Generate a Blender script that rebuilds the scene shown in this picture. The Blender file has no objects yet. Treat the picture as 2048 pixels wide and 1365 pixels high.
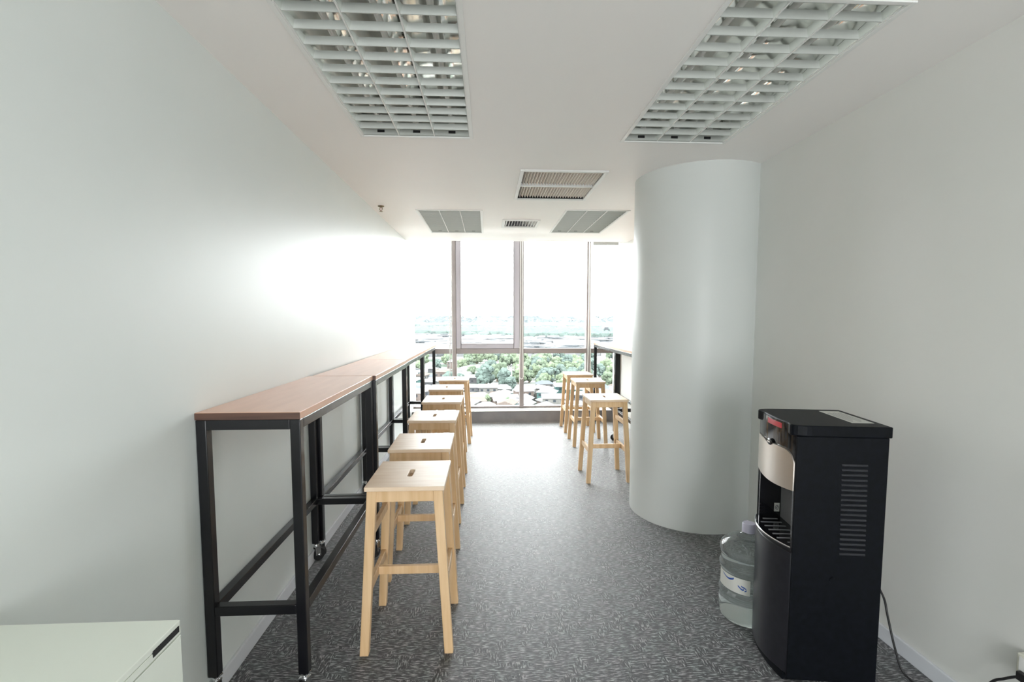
import bpy, bmesh, math, random
from mathutils import Vector, Matrix
R = math.radians
PI = math.pi
random.seed(7)
sc = bpy.context.scene
col = sc.collection

# ------------------------------------------------------------ camera, sky, lights, exposure
cd = bpy.data.cameras.new('camera'); cam = bpy.data.objects.new('camera', cd); col.objects.link(cam)
cam.location = (0, 0, 1.5); cam.rotation_euler = (R(90 - 4.23), 0, R(-2.92))
cd.sensor_width = 36; cd.lens = 16.875; cd.shift_y = 0.01245; cd.clip_start = 0.05; cd.clip_end = 20000
sc.camera = cam
w = bpy.data.worlds.new('overcast_sky'); sc.world = w; w.use_nodes = True
bg = w.node_tree.nodes['Background']
bg.inputs[0].default_value = (0.955, 0.978, 1.0, 1); bg.inputs[1].default_value = 12.0
sc.view_settings.view_transform = 'Standard'; sc.view_settings.look = 'None'
sc.view_settings.exposure = 0.42; sc.view_settings.gamma = 1.0
sc.view_settings.use_curve_mapping = False
sc.cycles.use_denoising = True
sc.cycles.max_bounces = 12; sc.cycles.diffuse_bounces = 7; sc.cycles.transparent_max_bounces = 12
sc.cycles.sample_clamp_indirect = 6.0

def portal(loc, rot, sx, sy):
    l = bpy.data.lights.new('window_portal', 'AREA'); l.shape = 'RECTANGLE'; l.size = sx; l.size_y = sy
    l.cycles.is_portal = True
    o = bpy.data.objects.new('window_portal', l); o.location = loc; o.rotation_euler = rot; col.objects.link(o)
portal((0.42, 7.2, 1.5), (R(-90), 0, 0), 3.1, 2.8)      # front glazing
portal((0.38, -3.38, 1.14), (R(90), 0, 0), 1.6, 2.12)     # added opening in the unseen rear wall, for fill light

# ------------------------------------------------------------ materials
def mat(name, c, rough=.5, metal=0, spec=.5, **kw):
    m = bpy.data.materials.new(name); m.use_nodes = True
    b = m.node_tree.nodes['Principled BSDF']
    b.inputs['Base Color'].default_value = (*c, 1); b.inputs['Roughness'].default_value = rough
    b.inputs['Metallic'].default_value = metal; b.inputs['Specular IOR Level'].default_value = spec
    for k, v in kw.items():
        b.inputs[k.replace('_', ' ')].default_value = v
    return m
def nd(m, t, **kw):
    n = m.node_tree.nodes.new(t)
    for k, v in kw.items(): setattr(n, k, v)
    return n
def vary(m, c1, c2, scale=(1, 1, 1), nscale=5, detail=4, bump=0, bdist=.002, lo=.35, hi=.65, coord='Object', rough=None):
    lk = m.node_tree.links.new; b = m.node_tree.nodes['Principled BSDF']
    tc = nd(m, 'ShaderNodeTexCoord'); mp = nd(m, 'ShaderNodeMapping'); mp.inputs['Scale'].default_value = scale
    nz = nd(m, 'ShaderNodeTexNoise'); nz.inputs['Scale'].default_value = nscale; nz.inputs['Detail'].default_value = detail
    cr = nd(m, 'ShaderNodeValToRGB'); e = cr.color_ramp.elements
    e[0].position = lo; e[0].color = (*c1, 1); e[1].position = hi; e[1].color = (*c2, 1)
    lk(tc.outputs[coord], mp.inputs[0]); lk(mp.outputs[0], nz.inputs[0]); lk(nz.outputs[0], cr.inputs[0])
    lk(cr.outputs[0], b.inputs['Base Color'])
    if bump:
        bp = nd(m, 'ShaderNodeBump'); bp.inputs['Strength'].default_value = bump; bp.inputs['Distance'].default_value = bdist
        lk(nz.outputs[0], bp.inputs['Height']); lk(bp.outputs[0], b.inputs['Normal'])
    return m
M = {}
M['wall'] = vary(mat('wall_paint', (.8, .84, .82), .38, spec=.35), (.745, .785, .765), (.765, .80, .78), (1, 1, 1), 2.2, 3, .12, .004)
M['wall_r'] = vary(mat('wall_paint_warm', (.8, .8, .76), .42, spec=.3), (.725, .73, .695), (.745, .745, .715), (1, 1, 1), 2.2, 3, .1, .004)
M['col'] = vary(mat('column_paint_shaded', (.66, .7, .68), .4, spec=.35), (.645, .675, .655), (.665, .69, .67), (1, 1, 1), 2.2, 3, .1, .004)  # wall paint darkened: the column's shade is put into its colour
M['ceil'] = vary(mat('ceiling_paint', (.84, .82, .8), .45, spec=.35), (.90, .875, .85), (.915, .89, .865), (1, 1, 1), 1.3, 3, .06, .004)
M['skirt'] = mat('skirting_paint', (.72, .74, .78), .4)
M['curb'] = vary(mat('dark_curb', (.2, .19, .2), .5), (.24, .235, .25), (.29, .28, .29), nscale=6)
M['sill'] = mat('sill_metal', (.72, .71, .70), .3, spec=.5)
M['frame'] = vary(mat('bronze_frame', (.2, .17, .16), .35, .3), (.26, .225, .215), (.31, .27, .26), nscale=3)
M['sash'] = mat('grey_sash', (.46, .43, .46), .35, .2)
M['black'] = vary(mat('black_steel', (.005, .005, .007), .26, spec=.5), (.003, .003, .005), (.007, .007, .009), nscale=8, bump=.03)
M['chrome'] = mat('chrome', (.75, .76, .77), .15, 1)
M['rubber'] = mat('rubber_wheel', (.015, .015, .016), .55)
M['top'] = vary(mat('laminate', (.5, .27, .17), .3, spec=.5), (.70, .40, .27), (.76, .45, .31), (9, 1, 9), 3, 5, .02, .001)
M['topedge_shaded'] = vary(mat('laminate_edge_shaded', (.3, .15, .1), .45), (.07, .034, .024), (.11, .055, .038), (1, 20, 20), 4)  # brown edge of the table ends, with their shade worked into the colour
M['alu'] = mat('louvre_aluminium', (.50, .52, .49), .5, .2)
M['mirror'] = mat('reflector_aluminium', (.85, .86, .83), .09, 1)
M['white'] = mat('white_enamel', (.82, .82, .80), .35)
M['tube'] = mat('unlit_tube', (.9, .9, .88), .2)
M['dark'] = mat('dark_void', (.01, .01, .01), .8)
M['dusty'] = vary(mat('dusty_slat', (.5, .46, .42), .6), (.80, .74, .66), (.92, .87, .80), (60, 3, 1), 2)
M['brass'] = mat('sprinkler_brass', (.25, .2, .12), .35, .8)
M['blind'] = mat('blind_fabric', (.55, .55, .53), .8)
M['chain'] = mat('blind_chain', (.93, .92, .90), .35)
M['wood'] = vary(mat('birch', (.7, .52, .33), .42, spec=.4), (.64, .42, .22), (.75, .53, .315), (14, 14, 1), 2.5, 5, .03, .001)
M['woodtop'] = vary(mat('birch_top', (.75, .6, .45), .4, spec=.4), (.70, .52, .36), (.78, .62, .46), (1.2, 9, 1), 4, 5, .03, .001)
M['slot'] = mat('slot_dark', (.12, .07, .04), .6)
M['cabinet'] = mat('white_laminate', (.74, .78, .70), .45)
M['gloss'] = mat('gloss_black', (.008, .008, .01), .07, spec=.6)
M['matte'] = vary(mat('matte_black', (.004, .005, .007), .45, spec=.12), (.002, .003, .004), (.004, .005, .008), nscale=40, bump=.05, bdist=.0005)
M['vent'] = mat('vent_plastic', (.02, .021, .026), .3, spec=.5)
M['door'] = vary(mat('grey_black_door', (.02, .02, .026), .3), (.008, .008, .012), (.013, .013, .018), nscale=30)
M['steel'] = mat('brushed_plate', (.72, .66, .60), .28, .9)
M['greyp'] = mat('grey_plastic', (.2, .2, .21), .4)
M['paper'] = mat('paper_label', (.62, .62, .58), .55)
M['ink'] = mat('print_blue', (.02, .08, .35), .5)
M['ink2'] = mat('print_dark', (.10, .10, .12), .5)
M['red'] = mat('red_plastic', (.55, .03, .05), .25)
M['cap'] = mat('bottle_cap', (.62, .60, .74), .4)
M['socket'] = mat('socket_plastic', (.72, .71, .62), .4)
def glassy(name, c, rough, ior, tint=None):
    m = mat(name, c, rough); b = m.node_tree.nodes['Principled BSDF']
    b.inputs['Transmission Weight'].default_value = 1; b.inputs['IOR'].default_value = ior
    return m
M['water'] = glassy('water_jug', (.86, .93, .92), .02, 1.33)
M['water'].node_tree.nodes['Principled BSDF'].inputs['Transmission Weight'].default_value = .92
def pane_mat():
    m = bpy.data.materials.new('window_glass'); m.use_nodes = True; t = m.node_tree; t.nodes.clear()
    o = t.nodes.new('ShaderNodeOutputMaterial'); mx = t.nodes.new('ShaderNodeMixShader')
    tr = t.nodes.new('ShaderNodeBsdfTransparent'); tr.inputs[0].default_value = (.955, .968, .965, 1)
    gl = t.nodes.new('ShaderNodeBsdfGlossy'); gl.inputs['Roughness'].default_value = 0
    fr = t.nodes.new('ShaderNodeFresnel'); fr.inputs[0].default_value = 1.12
    t.links.new(fr.outputs[0], mx.inputs[0]); t.links.new(tr.outputs[0], mx.inputs[1]); t.links.new(gl.outputs[0], mx.inputs[2])
    t.links.new(mx.outputs[0], o.inputs[0]); return m
M['pane'] = pane_mat()
def carpet_mat():
    m = mat('carpet', (.08, .08, .09), .6, spec=.6); t = m.node_tree; lk = t.links.new
    b = t.nodes['Principled BSDF']
    tc = nd(m, 'ShaderNodeTexCoord')
    def dashes(sx, sy, seed):
        mp = nd(m, 'ShaderNodeMapping'); mp.inputs['Scale'].default_value = (sx, sy, 1); mp.inputs['Location'].default_value = (seed, seed * 2, 0)
        nz = nd(m, 'ShaderNodeTexNoise'); nz.inputs['Scale'].default_value = 1; nz.inputs['Detail'].default_value = 2; nz.inputs['Roughness'].default_value = .6
        lk(tc.outputs['Object'], mp.inputs[0]); lk(mp.outputs[0], nz.inputs[0]); return nz
    a = dashes(30, 165, 0); c = dashes(150, 36, 3)
    # half of the little squares carry dashes across, half along
    vo = nd(m, 'ShaderNodeTexNoise'); vo.inputs['Scale'].default_value = 12; vo.inputs['Detail'].default_value = 1
    lk(tc.outputs['Object'], vo.inputs[0])
    st = nd(m, 'ShaderNodeMath', operation='GREATER_THAN'); st.inputs[1].default_value = .57; lk(vo.outputs[0], st.inputs[0])
    mx = nd(m, 'ShaderNodeMix'); mx.data_type = 'FLOAT'
    lk(st.outputs[0], mx.inputs[0]); lk(a.outputs[0], mx.inputs[2]); lk(c.outputs[0], mx.inputs[3])
    cr = nd(m, 'ShaderNodeValToRGB'); e = cr.color_ramp.elements
    e[0].position = .40; e[0].color = (.012, .013, .015, 1); e[1].position = .63; e[1].color = (.34, .34, .34, 1)
    k = e.new(.51); k.color = (.042, .045, .048, 1)
    lk(mx.outputs[0], cr.inputs[0])
    hue = nd(m, 'ShaderNodeTexNoise'); hue.inputs['Scale'].default_value = 14; hue.inputs['Detail'].default_value = 3
    lk(tc.outputs['Object'], hue.inputs[0])
    hr = nd(m, 'ShaderNodeValToRGB'); f = hr.color_ramp.elements
    f[0].position = .38; f[0].color = (.92, 1.0, .98, 1); f[1].position = .62; f[1].color = (1.0, .94, .97, 1)
    lk(hue.outputs[0], hr.inputs[0])
    mm = nd(m, 'ShaderNodeMix'); mm.data_type = 'RGBA'; mm.blend_type = 'MULTIPLY'; mm.inputs[0].default_value = 1
    lk(cr.outputs[0], mm.inputs[6]); lk(hr.outputs[0], mm.inputs[7]); lk(mm.outputs[2], b.inputs['Base Color'])
    bp = nd(m, 'ShaderNodeBump'); bp.inputs['Strength'].default_value = .6; bp.inputs['Distance'].default_value = .003
    lk(mx.outputs[0], bp.inputs['Height']); lk(bp.outputs[0], b.inputs['Normal'])
    b.inputs['Sheen Weight'].default_value = .8; b.inputs['Coat Weight'].default_value = .13; b.inputs['Coat Roughness'].default_value = .4; b.inputs['Sheen Roughness'].default_value = .35
    return m
M['carpet'] = carpet_mat()

# ------------------------------------------------------------ helpers
class MB:
    def __init__(s): s.v = []; s.f = []
    def add(s, vs, fs):
        n = len(s.v); s.v += [tuple(p) for p in vs]; s.f += [tuple(i + n for i in f) for f in fs]; return s
    def box(s, x0, x1, y0, y1, z0, z1):
        return s.skew((x0, x1, y0, y1), z0, (x0, x1, y0, y1), z1)
    def skew(s, a, z0, b, z1):
        vs = [(a[0], a[2], z0), (a[1], a[2], z0), (a[1], a[3], z0), (a[0], a[3], z0), (b[0], b[2], z1), (b[1], b[2], z1), (b[1], b[3], z1), (b[0], b[3], z1)]
        return s.add(vs, [(3, 2, 1, 0), (4, 5, 6, 7), (0, 1, 5, 4), (1, 2, 6, 5), (2, 3, 7, 6), (3, 0, 4, 7)])
    def prism(s, poly, axis, a0, a1):
        """poly of 2-D points swept along axis (0, 1 or 2); the polygon's own axes are the other two in order"""
        def P(p, t):
            q = list(p); q.insert(axis, t); return tuple(q)
        n = len(poly)
        return s.add([P(p, a0) for p in poly] + [P(p, a1) for p in poly],
                     [tuple(range(n - 1, -1, -1)), tuple(range(n, 2 * n))] + [(i, (i + 1) % n, n + (i + 1) % n, n + i) for i in range(n)])
    def lathe(s, prof, n=32, c=(0, 0, 0)):
        vs = []; fs = []
        for (r, z) in prof:
            for k in range(n):
                a = 2 * PI * k / n; vs.append((c[0] + r * math.cos(a), c[1] + r * math.sin(a), c[2] + z))
        for j in range(len(prof) - 1):
            for k in range(n):
                fs.append((j * n + k, j * n + (k + 1) % n, (j + 1) * n + (k + 1) % n, (j + 1) * n + k))
        fs.append(tuple(range(n - 1, -1, -1))); m = (len(prof) - 1) * n; fs.append(tuple(m + k for k in range(n)))
        return s.add(vs, fs)
    def tube(s, pts, r, n=8, closed=False):
        pts = [Vector(p) for p in pts]; vs = []; fs = []; L = len(pts)
        for i, p in enumerate(pts):
            a = pts[(i - 1) % L] if (closed or i > 0) else p; b = pts[(i + 1) % L] if (closed or i < L - 1) else p
            d = (b - a).normalized(); u = d.cross(Vector((0.31, .17, 1))).normalized()
            if abs(d.z) > .95: u = d.cross(Vector((1, 0.1, 0))).normalized()
            w_ = d.cross(u)
            for k in range(n):
                t = 2 * PI * k / n; vs.append(p + (u * math.cos(t) + w_ * math.sin(t)) * r)
        for i in range(L if closed else L - 1):
            for k in range(n):
                j = (i + 1) % L; fs.append((i * n + k, i * n + (k + 1) % n, j * n + (k + 1) % n, j * n + k))
        if not closed: fs += [tuple(range(n - 1, -1, -1)), tuple((L - 1) * n + k for k in range(n))]
        return s.add(vs, fs)
    def cyl(s, p0, p1, r, n=16): return s.tube([p0, p1], r, n)
    def mesh(s, name, m, smooth=False):
        me = bpy.data.meshes.new(name); me.from_pydata(s.v, [], s.f)
        bm = bmesh.new(); bm.from_mesh(me); bmesh.ops.recalc_face_normals(bm, faces=bm.faces); bm.to_mesh(me); bm.free()
        me.materials.append(m)
        if smooth:
            me.polygons.foreach_set('use_smooth', [True] * len(me.polygons))
            try: me.set_sharp_from_angle(angle=R(38))
            except Exception: pass
        return me
    def build(s, name, m, parent=None, smooth=False, bevel=0):
        o = bpy.data.objects.new(name, s.mesh(name, m, smooth)); col.objects.link(o)
        if parent: o.parent = parent
        if bevel:
            b = o.modifiers.new('bevel', 'BEVEL'); b.width = bevel; b.segments = 2; b.limit_method = 'ANGLE'; b.angle_limit = R(40)
        return o
def B(*a): return MB().box(*a)
def empty(name, loc=(0, 0, 0), rz=0, parent=None):
    o = bpy.data.objects.new(name, None); o.location = loc; o.rotation_euler = (0, 0, rz); o.empty_display_size = .05
    col.objects.link(o)
    if parent: o.parent = parent
    return o
def tag(o, label=None, cat=None, group=None, kind=None):
    if label: o['label'] = label
    if cat: o['category'] = cat
    if group: o['group'] = group
    if kind: o['kind'] = kind
    return o
def struct(o, label=None, cat=None): return tag(o, label, cat, kind='structure')
def piece(name, me, parent, loc=(0, 0, 0), rot=(0, 0, 0), scale=(1, 1, 1)):
    o = bpy.data.objects.new(name, me); o.location = loc; o.rotation_euler = rot; o.scale = scale
    col.objects.link(o); o.parent = parent; return o
def copy_tree(o, parent=None):
    c = o.copy(); col.objects.link(c)
    if parent: c.parent = parent
    for ch in list(o.children): copy_tree(ch, c)
    return c

CZ = 2.54
XL, XR, XR2 = -1.085, 1.845, 1.92
# ------------------------------------------------------------ structure
struct(B(XL - .1, 2.1, -3.4, 7.2, -.12, 0).build('floor', M['carpet']), 'charcoal patterned loop pile carpet floor', 'floor')
struct(B(XL - .12, XL, -3.4, 7.25, 0, 2.95).build('wall_left', M['wall']), 'plain pale wall behind the four left tables', 'wall')
struct(MB().box(XR, XR + .2, -3.4, 3.6, 0, 2.95).box(XR2, XR2 + .125, 3.6, 7.25, 0, 2.95).build('wall_right', M['wall_r']), 'plain pale wall behind the black water dispenser', 'wall')
# rear wall, behind the camera, with an opening added to light the near end
struct(MB().box(XL, XR, -3.4, -3.25, 0, .08).box(XL, XR, -3.4, -3.25, 2.2, 2.95).box(XL, -.42, -3.4, -3.25, .08, 2.2).box(1.18, XR, -3.4, -3.25, .08, 2.2)
       .build('wall_rear', M['wall']), 'rear wall behind the camera with an opening added for fill light', 'wall')
w5 = struct(empty('window_5', (.38, -3.32, .08)), 'unseen window added in the rear wall for fill light', 'window')
MB().box(-.8, -.75, -.03, .03, 0, 2.12).box(.75, .8, -.03, .03, 0, 2.12).box(-.75, .75, -.03, .03, 0, .05).box(-.75, .75, -.03, .03, 2.07, 2.12).box(-.02, .02, -.03, .03, .05, 2.07).build('window_frame', M['frame'], w5)
struct(B(XL, XL + .013, -3.2, 6.87, 0, .07).build('baseboard_left', M['skirt'], bevel=.003), 'low white skirting along the left wall', 'baseboard')
struct(B(XR - .013, XR, -3.2, 3.25, 0, .07).build('baseboard_right', M['skirt'], bevel=.003), 'low white skirting along the right wall', 'baseboard')
# column built into the right wall
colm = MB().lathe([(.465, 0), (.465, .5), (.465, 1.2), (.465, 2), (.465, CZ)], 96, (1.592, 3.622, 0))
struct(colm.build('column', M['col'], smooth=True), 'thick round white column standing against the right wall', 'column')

# recessed fittings: x0, x1, y0, y1
TROFF = [(-.704, -.092, 1.645, 2.855), (.797, 1.400, 1.598, 2.865), (-.672, -.058, 4.73, 5.94), (.770, 1.372, 4.67, 5.88)]
GRILL = (.262, .835, 3.46, 4.245)
DIFF = (.195, .535, 5.17, 5.52)
holes = TROFF + [GRILL, DIFF]
def slab(x0, x1, y0, y1, z0, z1, holes):
    xs = sorted({x0, x1} | {h[0] for h in holes} | {h[1] for h in holes}); ys = sorted({y0, y1} | {h[2] for h in holes} | {h[3] for h in holes})
    mb = MB()
    bm = bmesh.new(); V = {}
    def v(x, y, z):
        k = (round(x, 5), round(y, 5), z)
        if k not in V: V[k] = bm.verts.new(k)
        return V[k]
    solid = {}
    for i in range(len(xs) - 1):
        for j in range(len(ys) - 1):
            cx, cy = (xs[i] + xs[i + 1]) / 2, (ys[j] + ys[j + 1]) / 2
            solid[i, j] = not any(h[0] < cx < h[1] and h[2] < cy < h[3] for h in holes)
    for (i, j), s in solid.items():
        if not s: continue
        a, b, c, d = xs[i], xs[i + 1], ys[j], ys[j + 1]
        bm.faces.new([v(a, c, z0), v(a, d, z0), v(b, d, z0), v(b, c, z0)]); bm.faces.new([v(a, c, z1), v(b, c, z1), v(b, d, z1), v(a, d, z1)])
        for di, dj, p, q in ((-1, 0, (a, c), (a, d)), (1, 0, (b, c), (b, d)), (0, -1, (a, c), (b, c)), (0, 1, (a, d), (b, d))):
            if not solid.get((i + di, j + dj), False):
                bm.faces.new([v(*p, z0), v(*q, z0), v(*q, z1), v(*p, z1)])
    bmesh.ops.recalc_face_normals(bm, faces=bm.faces)
    me = bpy.data.meshes.new('ceiling'); bm.to_mesh(me); bm.free(); return me
me = slab(XL, XR2, -3.25, 6.56, CZ, CZ + .03, holes); me.materials.append(M['ceil'])
ceil = bpy.data.objects.new('ceiling', me); col.objects.link(ceil); struct(ceil, 'white plaster ceiling with recessed lights', 'ceiling')
struct(MB().box(XL - .12, 2.1, -3.4, 7.25, 2.95, 3.05).build('ceiling_slab', M['ceil']), 'slab above the suspended ceiling', 'ceiling')
struct(B(XL, XR2, 6.56, 6.58, CZ, 2.95).build('trim_1', M['ceil']), 'upstand closing the ceiling edge before the window', 'trim')

# window wall at y = 7.05
YG = 7.05
struct(MB().prism([(6.87, 0), (7.2, 0), (7.2, .185), (7.09, .182), (6.885, .152), (6.87, .148)], 0, XL, XR2).build('trim_2', M['curb']), 'dark low curb under the windows', 'curb')
struct(MB().prism([(6.862, .153), (7.12, .188), (7.12, .196), (6.862, .162)], 0, XL, XR2).build('trim_3', M['sill']), 'pale metal sill on the dark curb', 'sill')
mx = [-1.085, -.512, -.450, .469, .532, 1.451, 1.510, XR2]   # pairs of clear bays
bays = [(-1.085, -.512), (-.450, .469), (.532, 1.451), (1.510, XR2)]
ZS, ZT0, ZT1, ZH = .186, .985, 1.058, 2.93
wl = ['narrow full height window by the left wall', 'full height window with thick framed opening sash', 'full height fixed window right of the opening sash', 'narrow full height window by the right wall']
for i, (a, b) in enumerate(bays):
    wn = struct(empty('window_%d' % (i + 1), ((a + b) / 2, YG, ZS)), wl[i], 'window')
    h = (b - a) / 2
    t0, t1 = ZT0 - ZS, ZT1 - ZS
    MB().box(-h, h, -.05, .05, t0, t1).build('transom', M['frame'], wn, bevel=.004)
    MB().box(-h, h, -.04, .04, 0, .02).box(-h, h, -.04, .04, ZH - ZS - .03, ZH - ZS).build('window_frame', M['frame'], wn)
    if i < 3: B(h, h + .061, -.06, .06, -.0, ZH - ZS).build('mullion', M['frame'], wn, bevel=.005)
    MB().box(-h, h, .0, .006, .02, t0).build('pane', M['pane'], wn)
    if i == 1:
        MB().box(-h, -h + .066, -.075, .03, t1, ZH - ZS - .03).box(h - .088, h, -.075, .03, t1, ZH - ZS - .03).box(-h + .066, h - .088, -.075, .03, t1, t1 + .075).box(-h + .066, h - .088, -.075, .03, ZH - ZS - .1, ZH - ZS - .03).build('sash', M['sash'], wn, bevel=.008)
        MB().box(-h + .066, -h + .073, -.085, -.07, t1 + .07, ZH - ZS - .1).box(h - .095, h - .088, -.085, -.07, t1 + .07, ZH - ZS - .1).box(-h + .066, h - .088, -.085, -.07, t1 + .07, t1 + .077).build('sash_bead', M['frame'], wn)
        B(-.17, -.02, -.10, -.076, t1 + .045, t1 + .065).build('handle', M['sash'], wn, bevel=.003)
        MB().box(-h + .066, h - .088, .0, .006, t1 + .075, ZH - ZS - .1).build('pane', M['pane'], wn)
    else:
        MB().box(-h, h, .0, .006, t1, ZH - ZS - .03).build('pane', M['pane'], wn)

# roller blinds pulled up into the ceiling pocket, chains hanging in front of the mullions
def chain(zt, zb, wtop, wbot, pinch):
    pts = []
    for k in range(15):
        t = k / 14; z = zt + (zb + .05 - zt) * t; pts.append((-(wtop + (wbot - wtop) * max(0, (t - pinch) / (1 - pinch)) ** 1.5), 0, z))
    for k in range(1, 8):
        a = PI * k / 8; pts.append((-wbot * math.cos(a), 0, zb + .05 - .05 * math.sin(a)))
    for k in range(15):
        t = 1 - k / 14; z = zt + (zb + .05 - zt) * t; pts.append(((wtop + (wbot - wtop) * max(0, (t - pinch) / (1 - pinch)) ** 1.5), 0, z))
    return pts
bl = ['rolled-up roller blind above the leftmost window with a long looped chain', 'rolled-up roller blind above the thick framed sash with a chain beside the middle mullion',
      'rolled-up roller blind above the fixed window with a chain at the third mullion', 'grey roller blind edge showing above the narrow right window']
cx_ = [-.521, .488, 1.478, None]
for i, (a, b) in enumerate(bays):
    zc = 2.70 if i < 3 else 2.625
    r = tag(empty('roller_blind', ((a + b) / 2, 6.93, zc)), bl[i], 'blind', 'roller blinds in the ceiling pocket')
    h = (b - a) / 2 - .01 + (.02 if i == 1 else 0)
    MB().cyl((-h, 0, 0), (h, 0, 0), .035, 20).build('fabric_roll', M['blind'], r, smooth=True)
    MB().box(-h + .01, h - .01, .022, .036, -.07 if i == 3 else -.045, 0).build('hem_bar', M['blind'], r, bevel=.002)
    for sx in (-h - .003, h + .003): B(sx - .003, sx + .003, -.04, .05, -.04, .25).build('bracket', M['white'], r)
    if cx_[i] is not None:
        p = chain(0, .62 - zc, .013, .028 if i == 1 else .02, .55)
        c = MB().tube(p, .0075, 6, closed=True).build('chain', M['chain'], r, smooth=True); c.location = (cx_[i] - (a + b) / 2, -.03, 0)

# ------------------------------------------------------------ ceiling fittings
def troffer(x0, x1, y0, y1, label):
    W, L = x1 - x0, y1 - y0; hw, hl = W / 2, L / 2
    t = tag(empty('ceiling_light', ((x0 + x1) / 2, (y0 + y1) / 2, CZ)), label, 'light', 'recessed louvred ceiling lights')
    fl = .014
    MB().box(-hw - fl, -hw + .004, -hl - fl, hl + fl, -.007, 0).box(hw - .004, hw + fl, -hl - fl, hl + fl, -.007, 0).box(-hw + .004, hw - .004, -hl - fl, -hl + .004, -.007, 0).box(-hw + .004, hw - .004, hl - .004, hl + fl, -.007, 0).build('frame', M['white'], t, bevel=.0015)
    e = .003
    MB().box(-hw + e, -hw + e + .003, -hl + e, hl - e, 0, .13).box(hw - e - .003, hw - e, -hl + e, hl - e, 0, .13).box(-hw + e, hw - e, -hl + e, -hl + e + .003, 0, .13).box(-hw + e, hw - e, hl - e - .003, hl - e, 0, .13).box(-hw + e, hw - e, -hl + e, hl - e, .13, .133).build('housing', M['alu'], t)
    cw = (W - .012) / 3
    # reflectors: one curved sheet over each tube
    prof = []
    for k in range(-8, 9):
        u = k / 8; x = u * (cw / 2 - .004); z = .115 - .113 * abs(u) ** 2.6; prof.append((x, z))
    poly = prof + [(x, z + .002) for x, z in reversed(prof)]
    rm = MB().prism(poly, 1, -hl + .008, hl - .008).mesh('reflector', M['mirror'], True)
    tm = MB().cyl((0, -hl + .05, .07), (0, hl - .05, .07), .013, 16).mesh('tube', M['tube'], True)
    hm = MB().box(-.016, .016, -.012, .012, .045, .095).mesh('lamp_holder', M['white'])
    sm = MB().box(-.020, .020, -.001, .001, .012, .026).mesh('slot', M['dark'])
    h_ = .028; bw = cw / 2 - .004
    bm_ = MB().add([(-bw, -.002, 0), (bw, -.002, 0), (bw, .002, 0), (-bw, .002, 0), (-bw * .97, -.009, h_), (bw * .97, -.009, h_), (bw * .97, .009, h_), (-bw * .97, .009, h_)],
                   [(3, 2, 1, 0), (4, 5, 6, 7), (0, 1, 5, 4), (1, 2, 6, 5), (2, 3, 7, 6), (3, 0, 4, 7)]).mesh('louvre_blade', M['alu'])
    for c in range(3):
        x = -hw + .006 + cw * (c + .5)
        piece('reflector', rm, t, (x, 0, 0)); piece('tube', tm, t, (x, 0, 0))
        ep = piece('end_plate', MB().box(-bw, bw, -.002, .002, .0, .06).mesh('end_plate', M['alu']), t, (x, hl - .014, 0))
        piece('slot', sm, ep, (0, -.0035, 0))
        ep = piece('end_plate', ep.data, t, (x, -hl + .014, 0))
        for s in (-1, 1): piece('lamp_holder', hm, t, (x, s * (hl - .04), 0))
        n = 11
        for k in range(n): piece('louvre_blade', bm_, t, (x, -hl + (k + 1) * L / (n + 1), .001))
    dm = MB().add([(-.0025, -hl + .008, -.002), (.0025, -hl + .008, -.002), (.0025, hl - .008, -.002), (-.0025, hl - .008, -.002), (-.005, -hl + .008, .007), (.005, -hl + .008, .007), (.005, hl - .008, .007), (-.005, hl - .008, .007)],
                  [(3, 2, 1, 0), (4, 5, 6, 7), (0, 1, 5, 4), (1, 2, 6, 5), (2, 3, 7, 6), (3, 0, 4, 7)]).mesh('divider', M['white'])
    for c in range(4): piece('divider', dm, t, (-hw + .006 + cw * c, 0, 0))
    return t
ll = ['recessed three-tube louvred ceiling light, large, nearest above the left tables', 'recessed three-tube louvred ceiling light, large, nearest in front of the column',
      'recessed louvred ceiling light, small in view, left of the tiny air diffuser', 'recessed louvred ceiling light, small in view, beside the top of the column']
for q, l in zip(TROFF, ll): troffer(*q, l)

def frame_mb(x0, x1, y0, y1, wd, z0, z1):
    return MB().box(x0 - wd, x0, y0 - wd, y1 + wd, z0, z1).box(x1, x1 + wd, y0 - wd, y1 + wd, z0, z1).box(x0, x1, y0 - wd, y0, z0, z1).box(x0, x1, y1, y1 + wd, z0, z1)
# return-air grille
x0, x1, y0, y1 = GRILL; gx, gy = (x0 + x1) / 2, (y0 + y1) / 2; hw, hl = (x1 - x0) / 2, (y1 - y0) / 2
g = tag(empty('air_grille', (gx, gy, CZ)), 'square white return-air grille with two rows of dusty slats', 'grille')
frame_mb(-hw, hw, -hl, hl, .028, -.012, 0).build('frame', M['white'], g, bevel=.003)
B(-hw, hw, -.010, .010, -.006, .02).build('centre_bar', M['white'], g)
MB().box(-hw, hw, -hl, hl, .07, .075).box(-hw, -hw + .002, -hl, hl, 0, .07).box(hw - .002, hw, -hl, hl, 0, .07).box(-hw, hw, -hl, -hl + .002, 0, .07).box(-hw, hw, hl - .002, hl, 0, .07).build('backing', M['dark'], g)
sl = MB().skew((-.001, .001, -hl / 2 + .012, hl / 2 - .026), 0, (-.013, -.011, -hl / 2 + .012, hl / 2 - .026), .020).mesh('slat', M['dusty'])
nS = 26
for r_ in (-1, 1):
    for k in range(nS):
        piece('slat', sl, g, (-hw + (k + .98) * 2 * hw / nS, r_ * hl / 2 + .002, .001))
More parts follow.
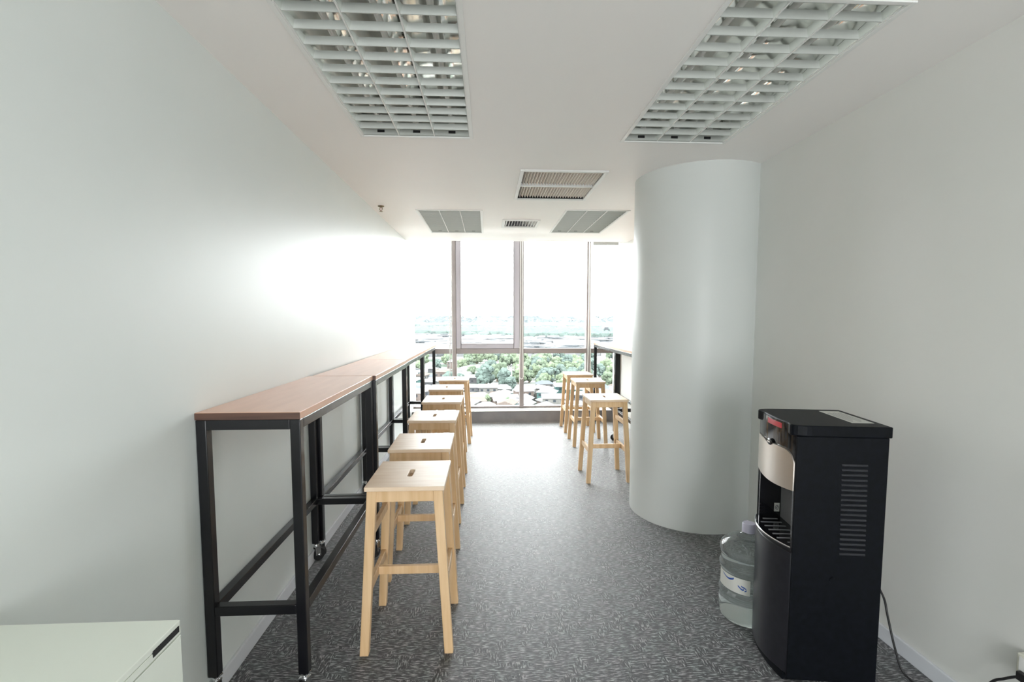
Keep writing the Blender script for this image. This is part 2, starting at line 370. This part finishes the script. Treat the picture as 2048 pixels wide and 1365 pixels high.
# small supply diffuser
x0, x1, y0, y1 = DIFF; gx, gy = (x0 + x1) / 2, (y0 + y1) / 2; hw, hl = (x1 - x0) / 2, (y1 - y0) / 2
g = tag(empty('air_diffuser', (gx, gy, CZ)), 'small white supply-air diffuser with curved blades near the window', 'vent')
frame_mb(-hw, hw, -hl, hl, .032, -.014, 0).build('frame', M['white'], g, bevel=.004)
MB().box(-hw, hw, -hl, hl, .06, .065).box(-hw, -hw + .002, -hl, hl, 0, .06).box(hw - .002, hw, -hl, hl, 0, .06).box(-hw, hw, -hl, -hl + .002, 0, .06).box(-hw, hw, hl - .002, hl, 0, .06).build('backing', M['greyp'], g)
bl_ = MB().add([(-.003, -hl + .004, -.006), (.001, -hl + .004, -.006), (.001, hl - .004, -.006), (-.003, hl - .004, -.006), (.012, -hl + .004, .03), (.015, -hl + .004, .03), (.015, hl - .004, .03), (.012, hl - .004, .03)],
               [(3, 2, 1, 0), (4, 5, 6, 7), (0, 1, 5, 4), (1, 2, 6, 5), (2, 3, 7, 6), (3, 0, 4, 7)]).mesh('blade', M['white'])
for k in range(11):
    u = (k - 5) / 5.4
    piece('blade', bl_, g, (u * hw, 0, 0), scale=(-1.6 * u if abs(u) > .1 else .3, 1, 1))
# sprinkler
s = tag(empty('fire_sprinkler', (-.983, 4.60, CZ)), 'tiny brass fire sprinkler head on the ceiling near the left wall', 'sprinkler')
MB().lathe([(.028, 0), (.030, -.004), (.018, -.010), (.010, -.012)], 20).build('escutcheon', M['brass'], s, smooth=True)
MB().tube([(-.008, 0, -.012), (-.014, 0, -.03), (-.004, 0, -.048)], .003).tube([(.008, 0, -.012), (.014, 0, -.03), (.004, 0, -.048)], .003).build('yoke', M['brass'], s, smooth=True)
MB().cyl((0, 0, -.012), (0, 0, -.045), .0025, 8).build('bulb', M['red'], s)
MB().lathe([(.004, -.046), (.017, -.050), (.017, -.052), (.004, -.053)], 16).build('deflector', M['brass'], s, smooth=True)

# ------------------------------------------------------------ tall tables
TW, TL, TH = .380, 1.142, 1.15
def caster(parent, x, y, rz, z):
    c = MB().box(-.018, .018, -.018, .018, -.006, 0).lathe([(.012, -.006), (.014, -.012), (.012, -.02)], 16)
    c.box(-.017, -.0135, -.012, .02, -.075, -.02).box(.0135, .017, -.012, .02, -.075, -.02).box(-.017, .017, -.014, .016, -.026, -.018)
    o = c.build('caster', M['chrome'], parent, bevel=.001); o.location = (x, y, z); o.rotation_euler = (0, 0, rz)
    MB().cyl((-.0115, .012, -z + .038), (.0115, .012, -z + .038), .038, 24).build('wheel', M['rubber'], o, smooth=True)
    MB().cyl((-.021, .012, -z + .038), (.021, .012, -z + .038), .006, 8).build('axle', M['chrome'], o)
def make_table():
    t = empty('bar_table', (0, 0, 0)); hx, hy = TW / 2, TL / 2; q = .038; z0 = .113; zt = TH - .028
    MB().box(-hx, hx, -hy, hy, zt + .004, TH).build('tabletop', M['top'], t, bevel=.002)
    d = .0012
    for a in (-1, 1):
        ya, yb = sorted((a * (hy + d), a * (hy - .001))); B(-hx - d, hx + d, ya, yb, zt + .001, TH - .0015).build('edge_band', M['topedge_shaded'], t)
        xa, xb = sorted((a * (hx + d), a * (hx - .001))); B(xa, xb, -hy, hy, zt + .001, TH - .0015).build('side_band', M['top'], t)
    for sx in (-1, 1):
        for sy in (-1, 1):
            xa, xb = sorted((sx * hx, sx * (hx - q))); ya, yb = sorted((sy * hy, sy * (hy - q)))
            B(xa, xb, ya, yb, z0, zt).build('leg', M['black'], t, bevel=.003)
            caster(t, sx * (hx - q / 2), sy * (hy - q / 2), R(random.choice((25, -40, 70, 160))), z0)
    for z, nm in ((zt - q, 'top_rail'), (.360, 'foot_rail')):
        for sx in (-1, 1):
            xa, xb = sorted((sx * hx, sx * (hx - q))); B(xa, xb, -hy + q, hy - q, z, z + q).build(nm, M['black'], t, bevel=.003)
        for sy in (-1, 1):
            ya, yb = sorted((sy * hy, sy * (hy - q))); B(-hx + q, hx - q, ya, yb, z, z + q).build(nm, M['black'], t, bevel=.003)
    return t
tl = ['tall brown-topped black steel bar table, nearest of the left row', 'tall brown-topped bar table, second from the front in the left row', 'tall brown-topped bar table, third from the front in the left row',
      'tall brown-topped bar table, farthest of the left row by the window', 'tall bar table partly hidden by the column on the right', 'tall bar table at the window corner on the right']
tp = [(-1.083 + .19, 1.812 + TL / 2), (-1.066 + .19, 2.962 + TL / 2), (-1.072 + .19, 4.112 + TL / 2), (-1.072 + .19, 5.262 + TL / 2), (1.727, 4.59 + TL / 2), (1.727, 5.713 + TL / 2 + .01)]
T0 = make_table()
for i, (p, l) in enumerate(zip(tp, tl)):
    o = T0 if i == 0 else copy_tree(T0)
    o.location = (p[0], p[1], 0); tag(o, l, 'table', 'tall bar tables along the walls')

# ------------------------------------------------------------ stools
SH = .765
def make_stool():
    t = empty('bar_stool'); sx, sy = .1745, .194; zs = SH - .020
    n = 48; outer = []; inner = []
    for k in range(n):
        a = 2 * PI * (k + .5) / n; c, s_ = math.cos(a), math.sin(a)
        # slot: a stadium, long in y
        L_, r_ = .040, .0115
        inner.append((r_ * c, r_ * s_ + (L_ if s_ > 0 else -L_)))
        m = max(abs(c) / sx, abs(s_) / sy); x, y = c / m, s_ / m
        outer.append((x, y))
    vs = [(x, y, SH) for x, y in outer] + [(x, y, SH) for x, y in inner] + [(x, y, zs) for x, y in outer] + [(x, y, zs) for x, y in inner]
    # pull the four nearest outer points exactly into the corners
    for cxx in (-sx, sx):
        for cyy in (-sy, sy):
            k = min(range(n), key=lambda i: (outer[i][0] - cxx) ** 2 + (outer[i][1] - cyy) ** 2)
            vs[k] = (cxx, cyy, SH); vs[2 * n + k] = (cxx, cyy, zs)
    fs = []
    for k in range(n):
        j = (k + 1) % n
        fs += [(k, j, n + j, n + k), (2 * n + k, 3 * n + k, 3 * n + j, 2 * n + j), (k, 2 * n + k, 2 * n + j, j), (n + k, n + j, 3 * n + j, 3 * n + k)]
    MB().add(vs, fs).build('seat', M['woodtop'], t, bevel=.003)
    lw, ld = .042, .034
    ox, oy = .165, .184; bx, by = .207, .205
    def off(z): f = z / zs; return (bx + (ox - bx) * f, by + (oy - by) * f)
    for a in (-1, 1):
        for b in (-1, 1):
            x1, x2 = sorted((a * bx, a * (bx - lw * .93))); y1, y2 = sorted((b * by, b * (by - ld)))
            X1, X2 = sorted((a * ox, a * (ox - lw))); Y1, Y2 = sorted((b * oy, b * (oy - ld)))
            MB().skew((x1, x2, y1, y2), 0, (X1, X2, Y1, Y2), zs).build('leg', M['wood'], t, bevel=.003)
    ah = .052
    for b in (-1, 1):
        o_, i_ = off(zs - ah), off(zs); y1, y2 = sorted((b * (oy - .004), b * (oy - .024)))
        B(-ox + lw - .004, ox - lw + .004, y1, y2, zs - ah, zs).build('apron', M['wood'], t, bevel=.002)
        x1, x2 = sorted((b * (ox - .004), b * (ox - .024)))
        B(x1, x2, -oy + ld - .002, oy - ld + .002, zs - ah, zs).build('apron', M['wood'], t, bevel=.002)
    z = .29; X = off(z)[0] - lw / 2; Y = off(z)[1] - ld + .003
    for a in (-1, 1): B(a * X - .010, a * X + .010, -Y, Y, z - .022, z + .022).build('rung', M['wood'], t, bevel=.002)
    B(-X + .010, X - .010, -.010, .010, z - .020, z + .020).build('rung', M['wood'], t, bevel=.002)
    z = .545; X = off(z)[0] - lw / 2; Y = off(z)[1] - ld + .003
    B(-X - .010, -X + .010, -Y, Y, z - .020, z + .020).build('rung', M['wood'], t, bevel=.002)
    return t
S0 = make_stool()
sp = [(-.366, 2.262, 0, 'pale birch bar stool, nearest of the left row, beside the first table'), (-.388, 2.865, .5, 'pale birch bar stool directly behind the nearest left stool'),
      (-.403, 3.63, -.6, 'pale birch bar stool, third from the front in the left row'), (-.407, 4.39, 0, 'pale birch bar stool, fourth from the front in the left row'),
      (-.438, 5.14, .4, 'pale birch bar stool, fifth from the front in the left row'), (-.405, 5.88, -1, 'pale birch bar stool, farthest of the left row near the window'),
      (1.098, 4.43, 180.5, 'pale birch bar stool beside the column, nearest of the right row'), (1.196, 5.66, 179.5, 'pale birch bar stool, middle of the three on the right'),
      (1.205, 6.36, 180, 'pale birch bar stool, farthest on the right by the window')]
for i, (x, y, a, l) in enumerate(sp):
    o = S0 if i == 0 else copy_tree(S0)
    o.location = (x, y, 0); o.rotation_euler = (0, 0, R(a)); tag(o, l, 'stool', 'birch bar stools on the left' if i < 6 else 'birch bar stools on the right')

# ------------------------------------------------------------ water dispenser
d = tag(empty('water_dispenser', (1.412, 1.949, 0), R(-8.3)), 'tall black water dispenser with a silver front plate by the right wall', 'dispenser')
def bow(y, b): return -.172 - b * (1 - (y / .17) ** 2)
def bowpoly(b, xin, n=16, h=.168):
    return [(bow(-h + 2 * h * k / n, b), -h + 2 * h * k / n) for k in range(n + 1)] + [(xin, h), (xin, -h)]
HD = 1.08
# body shell: side panels, back, so that the alcove is open
MB().box(-.172, .17, -.175, -.160, .03, 1.036).box(-.172, .17, .160, .175, .03, 1.035).box(.155, .17, -.160, .160, .03, 1.035).build('cabinet_body', M['matte'], d, bevel=.004)
# lid with rounded front corners, slightly wider
lid = [(.176, -.181), (.176, .181), (-.12, .181)] + [(-.12 - .07 * math.sin(PI / 2 * k / 6), .181 - .03 * (1 - math.cos(PI / 2 * k / 6))) for k in range(1, 7)]
lid += [(bow(.15 - .30 * k / 10, .016), .14 - .28 * k / 10) for k in range(1, 10)]
lid += [(-.12 - .07 * math.sin(PI / 2 * k / 6), -.181 + .03 * (1 - math.cos(PI / 2 * k / 6))) for k in range(6, 0, -1)] + [(-.12, -.181)]
MB().prism(lid, 2, 1.0365, HD).build('lid', M['matte'], d, bevel=.004)
lb = MB().box(.176, .184, -.14, .14, 1.0, 1.05).build('lid_hinge', M['matte'], d, bevel=.002)
# upper control fascia
MB().prism(bowpoly(.022, -.12), 2, .975, 1.074).build('control_fascia', M['gloss'], d, smooth=True)
fa = MB().prism([(bow(-.08 + .12 * k / 8, .022) - .0015, -.08 + .12 * k / 8) for k in range(9)] + [(bow(.04, .0), .04), (bow(-.08, .0), -.08)], 2, 1.046, 1.068).build('indicator_window', M['red'], d)
# silver plate with a dipped upper corner, curved with the front
n = 20; vs = []; fs = []
for k in range(n + 1):
    y = -.166 + .332 * k / n; u = (y + .166) / .332
    top = .970 - .045 * (1 - math.sqrt(max(0, 1 - (1 - min(1, u / .2)) ** 2)))
    if u > .3: top = .970 - .012 * math.exp(-((u - .55) / .08) ** 2)
    bot = .812 - .010 * math.sin(PI * u)
    x = bow(y, .024) - .004
    vs += [(x, y, bot), (x, y, top), (x + .012, y, top), (x + .012, y, bot)]
for k in range(n):
    a, b = 4 * k, 4 * k + 4
    for i in range(4): fs.append((a + i, a + (i + 1) % 4, b + (i + 1) % 4, b + i))
fs += [(0, 1, 2, 3), (4 * n + 3, 4 * n + 2, 4 * n + 1, 4 * n)]
MB().add(vs, fs).build('front_plate', M['steel'], d, smooth=True)
MB().prism(bowpoly(.018, -.10), 2, .812, .980).build('plate_backing', M['gloss'], d, smooth=True)
bd = MB().lathe([(.020, 0), (.022, .003), (.016, .006), (.004, .006)], 28).build('badge', M['gloss'], d, smooth=True)
bd.location = (bow(.0, .022) - .005, .0, .970); bd.rotation_euler = (0, R(-90), 0); bd.scale = (.62, 1.15, 1)
b2 = MB().box(-.003, .003, -.012, .012, .0062, .0072).build('badge_bar', M['steel'], bd)
# alcove
MB().box(-.075, -.068, -.160, .160, .578, .812).build('alcove_back', M['greyp'], d)
for sy in (-1, 1): B(-.170, -.076, min(sy * .15, sy * .16), max(sy * .15, sy * .16), .578, .812).build('alcove_side', M['gloss'], d)
e_ = MB().box(-.1045, -.0815, .1475, .1495, .603, .643).build('emblem', M['paper'], d)
MB().tube([(-.093 + .0065 * math.cos(2 * PI * k / 16), .1468, .623 + .010 * math.sin(2 * PI * k / 16)) for k in range(16)], .0013, 5, closed=True).tube([(-.0985, .1468, .615), (-.0875, .1468, .631)], .0012, 5).build('emblem_print', M['ink2'], e_)
for k, yy in enumerate((-.07, 0, .07)):
    tp_ = MB().cyl((-.12, yy, .812), (-.12, yy, .772), .009, 14).build('tap', M['greyp'], d, smooth=True)
# drip tray
tr = MB().prism(bowpoly(.048, -.076, 20), 2, .560, .578).build('drip_tray', M['gloss'], d, smooth=True)
pts = [(bow(-.166 + .332 * k / 20, .049) - .001, -.166 + .332 * k / 20, .578) for k in range(21)]
MB().tube(pts, .0035, 6).build('tray_rim', M['chrome'], tr, smooth=True)
for k in range(7):
    y = -.12 + .04 * k
    MB().box(-.19 if abs(y) < .09 else -.165, -.10, y - .004, y + .004, .578, .5805).build('tray_slot', M['greyp'], tr, bevel=.001)
MB().prism(bowpoly(.046, -.12, 20), 2, .045, .557).build('lower_door', M['door'], d, smooth=True, bevel=.003)
MB().prism(bowpoly(.03, .15, 20, .15), 2, .008, .045).build('plinth', M['matte'], d)
for a in (-.13, .13):
    for b in (-.13, .13): MB().cyl((a, b, 0), (a, b, .010), .016, 12).build('foot', M['rubber'], d)
# side vent louvres
vm = MB().prism([(0, -.0045), (-.0035, -.002), (-.0035, .001), (0, .0045)], 0, -.048, .048).mesh('vent_slat', M['vent'])
for k in range(19): piece('vent_slat', vm, d, (.046 + .0004 * k, -.175, .925 - .0200 * k))
MB().cyl((-.015, -.1745, .455), (-.015, -.1775, .455), .012, 16).build('side_cap', M['matte'], d)
lbp = MB().box(.066, .150, -.110, .137, HD, HD + .0008).build('top_label', M['paper'], d)
for k in range(6):
    MB().box(.076 + .011 * k, .079 + .011 * k, -.095 + .02 * (k % 3), .09 + .012 * (k % 2), HD + .0008, HD + .0012).build('label_line', M['greyp'], lbp)
# loop at the back and mains cord
MB().tube([(.170, -.12, .74), (.208, -.10, .715), (.216, -.09, .685), (.206, -.10, .65), (.170, -.12, .645)], .005, 8).build('rear_hose', M['rubber'], d, smooth=True)
def smooth_pts(p, n=10):
    P = [Vector(q) for q in p]; P = [P[0]] + P + [P[-1]]; out = []
    for i in range(1, len(P) - 2):
        for k in range(n):
            t = k / n; a, b, c, e = P[i - 1], P[i], P[i + 1], P[i + 2]
            out.append(.5 * ((2 * b) + (c - a) * t + (2 * a - 5 * b + 4 * c - e) * t * t + (3 * b - a - 3 * c + e) * t ** 3))
    return out + [P[-2]]
inv = (Matrix.Translation((1.412, 1.949, 0)) @ Matrix.Rotation(R(-8.3), 4, 'Z')).inverted()
cw_ = [(1.588, 1.955, .47), (1.66, 1.95, .40), (1.722, 1.93, .29), (1.724, 1.90, .21), (1.730, 1.86, .09), (1.742, 1.82, .010), (1.765, 1.70, .006), (1.785, 1.60, .05), (1.802, 1.545, .19), (1.806, 1.507, .236), (1.803, 1.475, .268), (1.802, 1.455, .285)]
MB().tube([inv @ q for q in smooth_pts(cw_)], .0045, 8).build('mains_cord', M['rubber'], d, smooth=True)
pg = MB().box(1.790, 1.8083, 1.430, 1.460, .275, .305)
pg.v = [tuple(inv @ Vector(q)) for q in pg.v]; pg.build('plug', M['rubber'], d, bevel=.003)

# wall socket
s = tag(empty('wall_socket', (XR, 1.418, .315)), 'cream surface-mounted power socket low on the right wall', 'socket')
B(-.034, 0, -.06, .06, -.042, .042).build('socket_box', M['socket'], s, bevel=.004)
B(-.0365, -.034, -.05, .05, -.034, .034).build('face_plate', M['white'], s, bevel=.001)

# ------------------------------------------------------------ water bottle
b = tag(empty('water_bottle', (1.300, 2.262, 0)), 'large clear ribbed water bottle standing on the carpet behind the dispenser', 'bottle')
prof = [(.09, .006), (.108, .0), (.121, .008), (.128, .03), (.130, .06), (.129, .09), (.1235, .103), (.1225, .112), (.127, .120), (.131, .132), (.131, .146), (.126, .158), (.124, .166), (.124, .245),
        (.126, .252), (.131, .262), (.131, .276), (.126, .286), (.1225, .293), (.1225, .318), (.127, .330), (.131, .342), (.131, .356), (.124, .372), (.105, .392), (.075, .411), (.045, .424), (.033, .432), (.029, .442), (.028, .452)]
MB().lathe(prof, 56).build('bottle_body', M['water'], b, smooth=True)
MB().lathe([(.0285, .436), (.032, .438), (.031, .478), (.028, .482), (.001, .483)], 28).build('cap', M['cap'], b, smooth=True)
def arcpatch(r, a0, a1, z0, z1, n=12, tilt=0):
    v = []; f = []
    for k in range(n + 1):
        a = R(a0 + (a1 - a0) * k / n); v += [(r * math.cos(a), r * math.sin(a), z0), (r * math.cos(a), r * math.sin(a), z1 + tilt * k / n), ((r + .0006) * math.cos(a), (r + .0006) * math.sin(a), z1 + tilt * k / n), ((r + .0006) * math.cos(a), (r + .0006) * math.sin(a), z0)]
    for k in range(n):
        for i in range(4): f.append((4 * k + i, 4 * k + (i + 1) % 4, 4 * k + 4 + (i + 1) % 4, 4 * k + 4 + i))
    f += [(0, 1, 2, 3), (4 * n + 3, 4 * n + 2, 4 * n + 1, 4 * n)]
    return MB().add(v, f)
lab = arcpatch(.1248, 165, 247, .168, .244).build('paper_label', M['paper'], b, smooth=True)
def ring(r, pts, w_):
    v = []; f = []
    for k, (a, z) in enumerate(pts):
        a = R(a); v += [(r * math.cos(a), r * math.sin(a), z - w_), (r * math.cos(a), r * math.sin(a), z + w_)]
    for k in range(len(pts) - 1): f.append((2 * k, 2 * k + 1, 2 * k + 3, 2 * k + 2))
    return MB().add(v, f)
ring(.1258, [(182 + k * 2.4, .236 - .012 * math.sin(PI * k / 13)) for k in range(14)], .0028).build('label_swoosh', M['ink'], lab)
ring(.1258, [(188 + k * 2.2, .229 - .008 * math.sin(PI * k / 11)) for k in range(12)], .0018).build('label_swoosh', M['ink'], lab)
g1 = ring(.1258, [(222, .207), (225, .202), (228, .196), (232, .192), (235, .196)], .0035); g1.build('label_letter', M['ink'], lab)
ring(.1258, [(229, .210), (232, .206), (236, .204), (239, .199), (240, .192), (236, .188)], .003).build('label_letter', M['ink'], lab)

# ------------------------------------------------------------ white cabinet, bottom left
c = tag(empty('low_cabinet', (-.868, .42, 0)), 'low white cabinet with a dark finger pull in the bottom left corner', 'cabinet')
hx, hy = .212, .592
MB().box(-hx, hx - .018, -hy, hy, 0.0, .838).build('cabinet_body', M['cabinet'], c, bevel=.002)
MB().box(-hx, hx, -hy, hy, .846, .860).box(-hx, hx - .020, -hy, hy, .838, .846).build('worktop', M['cabinet'], c, bevel=.0015)
df = MB().box(hx - .018, hx, -hy, hy, .830, .8445).build('drawer_lip', M['cabinet'], c, bevel=.001)
B(hx - .004, hx + .0012, hy - .085, hy - .006, .837, .850).build('finger_pull', M['dark'], c)
for (ya, yb) in ((-hy, -.002), (.002, hy)): B(hx - .018, hx, ya, yb, .02, .8265).build('door', M['cabinet'], c, bevel=.001)

# ------------------------------------------------------------ the city outside, 45 m below
GZ = -45.0
M['ground'] = vary(mat('city_ground', (.4, .4, .38), .9), (.045, .058, .045), (.15, .15, .145), (1, 1, 1), .02, 8, lo=.42, hi=.56)
M['leaf'] = [vary(mat('foliage', c, .8), tuple(x * .6 for x in c), tuple(x * 1.3 for x in c), nscale=.6, detail=5) for c in ((.075, .095, .066), (.092, .115, .075), (.064, .084, .074))]
M['bark'] = mat('bark', (.15, .12, .09), .9)
M['hw'] = [vary(mat('render_wall', c, .8), tuple(x * .85 for x in c), c, nscale=.5) for c in ((.11, .108, .10), (.075, .075, .078), (.045, .085, .08), (.105, .085, .075))]
M['roof'] = [vary(mat('roof_sheet', c, .5), tuple(x * .75 for x in c), c, (1, 6, 1), .6) for c in ((.11, .11, .113), (.18, .18, .18), (.10, .082, .072), (.07, .078, .086))]
M['hwin'] = mat('house_window', (.02, .025, .03), .2)
M['far'] = mat('far_building', (.04, .042, .045), .8)
struct(MB().add([(-9000, 40, GZ), (9000, 40, GZ), (9000, 16000, GZ), (-9000, 16000, GZ)], [(0, 1, 2, 3)]).build('ground', M['ground']), 'flat city ground far below the window', 'ground')

for mm_ in [M['ground'], M['far'], M['bark']] + M['leaf'] + M['hw'] + M['roof']:
    mm_.node_tree.nodes['Principled BSDF'].inputs['Specular IOR Level'].default_value = 0
def crown_mesh(seed, m):
    rnd = random.Random(seed); bm = bmesh.new()
    for k in range(44):
        r = rnd.uniform(.13, .24); a = rnd.uniform(0, 6.28); q = rnd.uniform(0, .52); zz = rnd.uniform(.25, 1.05)
        q *= math.sqrt(max(.15, 1 - ((zz - .6) / .55) ** 2))
        res = bmesh.ops.create_icosphere(bm, subdivisions=2 if k % 3 == 0 else 1, radius=r)
        for v in res['verts']: v.co = v.co * rnd.uniform(.8, 1.2) + Vector((q * math.cos(a), q * math.sin(a), zz))
    me = bpy.data.meshes.new('crown'); bm.to_mesh(me); bm.free(); me.materials.append(m); return me
crowns = [crown_mesh(k, M['leaf'][k % 3]) for k in range(6)]
trunk = MB().lathe([(.07, 0), (.05, .25), (.035, .6)], 6).mesh('trunk', M['bark'])
rnd = random.Random(11)
def tree(x, y, h, k, label, grp):
    t = tag(empty('tree', (x, y, GZ), rnd.uniform(0, 6)), label, 'tree', grp)
    piece('crown', crowns[k % 6], t, scale=(h * .62, h * .62, h * .72)); piece('trunk', trunk, t, scale=(h, h, h))
n_ = 0
while n_ < 120:
    y = rnd.uniform(300, 540); u = rnd.uniform(-.17, .29)
    dens = 1 if (-.03 < u < .075 or .085 < u < .22) else .25
    if rnd.random() > dens: continue
    h_ = rnd.uniform(10, 17); q_ = ('tall ' if h_ > 14.7 else 'low ' if h_ < 12.3 else 'middling ') + ('mid green', 'light yellowish green', 'dull bluish green')[n_ % 3]
    tree(u * y, y, h_, n_, q_ + ' tree in the wooded belt beyond the houses', q_ + ' trees in the wooded belt below the window'); n_ += 1
for k in range(14):
    y = rnd.uniform(230, 290); u = rnd.uniform(-.16, .27)
    tree(u * y, y, rnd.uniform(4, 7), k, 'small green tree between the pale roofed houses', 'small trees among the houses')

def house(x, y, rz, a, b_, h, kind, wm, rm, label, grp):
    t = tag(empty('house', (x, y, GZ), rz), label, 'house', grp)
    B(-a, a, -b_, b_, 0, h).build('walls', wm, t)
    e = .7
    if kind == 0:
        MB().prism([(-b_ - e, h - .1), (b_ + e, h - .1), (b_ + e, h + .15), (0, h + b_ * .45), (-b_ - e, h + .15)], 0, -a - e, a + e).build('roof', rm, t)
    elif kind == 1:
        MB().prism([(-b_ - e, h - .1), (b_ + e, h + b_ * .30), (b_ + e, h + b_ * .30 + .2), (-b_ - e, h + .15)], 0, -a - e, a + e).build('roof', rm, t)
    else:
        MB().skew((-a - e, a + e, -b_ - e, b_ + e), h, (-a * .45, a * .45, -.2, .2), h + b_ * .5).build('roof', rm, t)
    nw = max(1, int(a * 2 / 3.2)); me = WINM
    for fl_ in range(max(1, int(h / 3.1))):
        for k in range(nw):
            for sgn in (-1,):
                piece('window', me, t, (-a + (k + .5) * 2 * a / nw, sgn * b_, fl_ * 3.1 + 1.7))
WINM = B(-.7, .7, -.08, .08, -.6, .6).mesh('window', M['hwin'])
hk = 0
placed = []
while hk < 95:
    y = rnd.uniform(222, 300) if hk < 70 else rnd.uniform(300, 450)
    u = rnd.uniform(-.18, .29) if hk < 70 else (rnd.uniform(-.18, -.03))
    x = u * y
    if any(abs(x - p[0]) < 8.5 and abs(y - p[1]) < 9 for p in placed):
        if rnd.random() > .03: continue
    placed.append((x, y))
    k = rnd.randrange(3); rmi = rnd.choice((0, 0, 1, 1, 1, 2, 3)); wmi = rnd.choice((0, 0, 1, 2, 3))
    rn = ['grey', 'white', 'brown', 'slate'][rmi]; rk = ['gabled', 'lean-to', 'hipped'][k]; wn_ = ['cream', 'grey', 'pale green', 'pinkish'][wmi]
    house(x, y, rnd.choice((0, .3, -.25, 1.2)) + rnd.uniform(-.1, .1), rnd.uniform(3.5, 6.5), rnd.uniform(3, 4.8), rnd.choice((3.2, 4, 6.2)), k, M['hw'][wmi], M['roof'][rmi],
          'low house with %s walls and a %s %s roof seen through the window' % (wn_, rn, rk), 'houses with %s walls and %s %s roofs below the window' % (wn_, rn, rk)); hk += 1
# mast and dark tower
m = tag(empty('antenna_mast', (15.6, 322, GZ)), 'white lattice antenna mast rising in front of the trees', 'mast')
mm = MB()
for a in range(3):
    p = (math.cos(a * 2.09), math.sin(a * 2.09)); mm.tube([(1.1 * p[0], 1.1 * p[1], 0), (.5 * p[0], .5 * p[1], 12)], .12, 5)
for k in range(8):
    for a in range(3):
        f0, f1 = 1.1 - .6 * k / 8, 1.1 - .6 * (k + 1) / 8; p = (math.cos(a * 2.09), math.sin(a * 2.09)); q = (math.cos((a + 1) * 2.09), math.sin((a + 1) * 2.09))
        mm.tube([(f0 * p[0], f0 * p[1], 1.5 * k), (f1 * q[0], f1 * q[1], 1.5 * (k + 1))], .07, 4)
mm.build('lattice', M['white'], m)
for k in range(4): B(-2.2 + 1.4 * k, -1.95 + 1.4 * k, -.8, -.5, 11, 14).build('antenna_panel', M['white'], m)
MB().box(-2.3, 2.3, -.2, .2, 11.8, 12.1).build('cross_arm', M['white'], m)
tb = tag(empty('tower_block', (258, 1030, GZ)), 'grey tower block rising at the right edge of the view', 'building')
B(-5, 5, -6, 6, 0, 24).build('walls', M['far'], tb); B(-4, 3, -3, 3, 24, 27).build('roof_housing', M['far'], tb)
# far town and tree belts, too small to count
mb = MB(); mr = random.Random(5)
for k in range(5200):
    y = 590 * math.exp(mr.uniform(0, 1.75)); x = mr.uniform(-.2, .31) * y
    if abs(x - 258) < 30 and abs(y - 1030) < 35: continue
    a, b2_, h = mr.uniform(4, 13), mr.uniform(4, 10), mr.choice((3, 4, 5, 6, 8)); s_ = 1 + y / 2500
    mb.box(x - a * s_, x + a * s_, y - b2_, y + b2_, GZ, GZ + h * (1 + y / 5000))
tag(mb.build('distant_town', vary(mat('town_roofs', (.6, .6, .6), .8, spec=0), (.035, .038, .04), (.15, .15, .15), nscale=.02, detail=6, lo=.4, hi=.55)), 'pale roofs of the distant town reaching to the horizon', 'town', kind='stuff')
ico = bmesh.new(); bmesh.ops.create_icosphere(ico, subdivisions=1, radius=1); iv = [v.co.copy() for v in ico.verts]; fi = [tuple(v.index for v in f.verts) for f in ico.faces]; ico.free()
mb = MB()
for k in range(4200):
    y = 590 * math.exp(mr.uniform(0, 1.75)); x = mr.uniform(-.2, .31) * y
    band = math.sin(y / 170 + x / 400) + .6 * math.sin(x / 130 + y / 90)
    if band < .1: continue
    s_ = mr.uniform(6, 11) * (1 + y / 2500); hz = mr.uniform(8, 14)
    mb.add([(x + v.x * s_ * 1.8, y + v.y * s_, GZ + 2 + (v.z + .6) * hz) for v in iv], fi)
tag(mb.build('distant_trees', M['leaf'][2]), 'hazy belts of trees across the distant town', 'trees', kind='stuff')
mb = MB()
for k in range(500):
    x = mr.uniform(-.25, .36) * 5200; s_ = mr.uniform(60, 140)
    mb.add([(x + v.x * s_, 5200 + mr.uniform(-200, 200) + v.y * 40, GZ + v.z * mr.uniform(40, 85)) for v in iv], fi)
tag(mb.build('horizon_hills', M['leaf'][2]), 'faint wooded line on the horizon', 'hills', kind='stuff')
# haze: a thin scattering layer over the city
hz = B(-4500, 4500, 200, 9000, GZ - 1, 160).build('haze', M['far'])
hm_ = bpy.data.materials.new('city_haze'); hm_.use_nodes = True; t = hm_.node_tree; t.nodes.clear()
o = t.nodes.new('ShaderNodeOutputMaterial'); v = t.nodes.new('ShaderNodeVolumeScatter')
v.inputs['Color'].default_value = (.088, .098, .104, 1); v.inputs['Density'].default_value = .00028; v.inputs['Anisotropy'].default_value = .2
t.links.new(v.outputs[0], o.inputs['Volume']); hz.data.materials.clear(); hz.data.materials.append(hm_)
tag(hz, 'pale white haze hanging over the city outside', 'haze', kind='stuff')
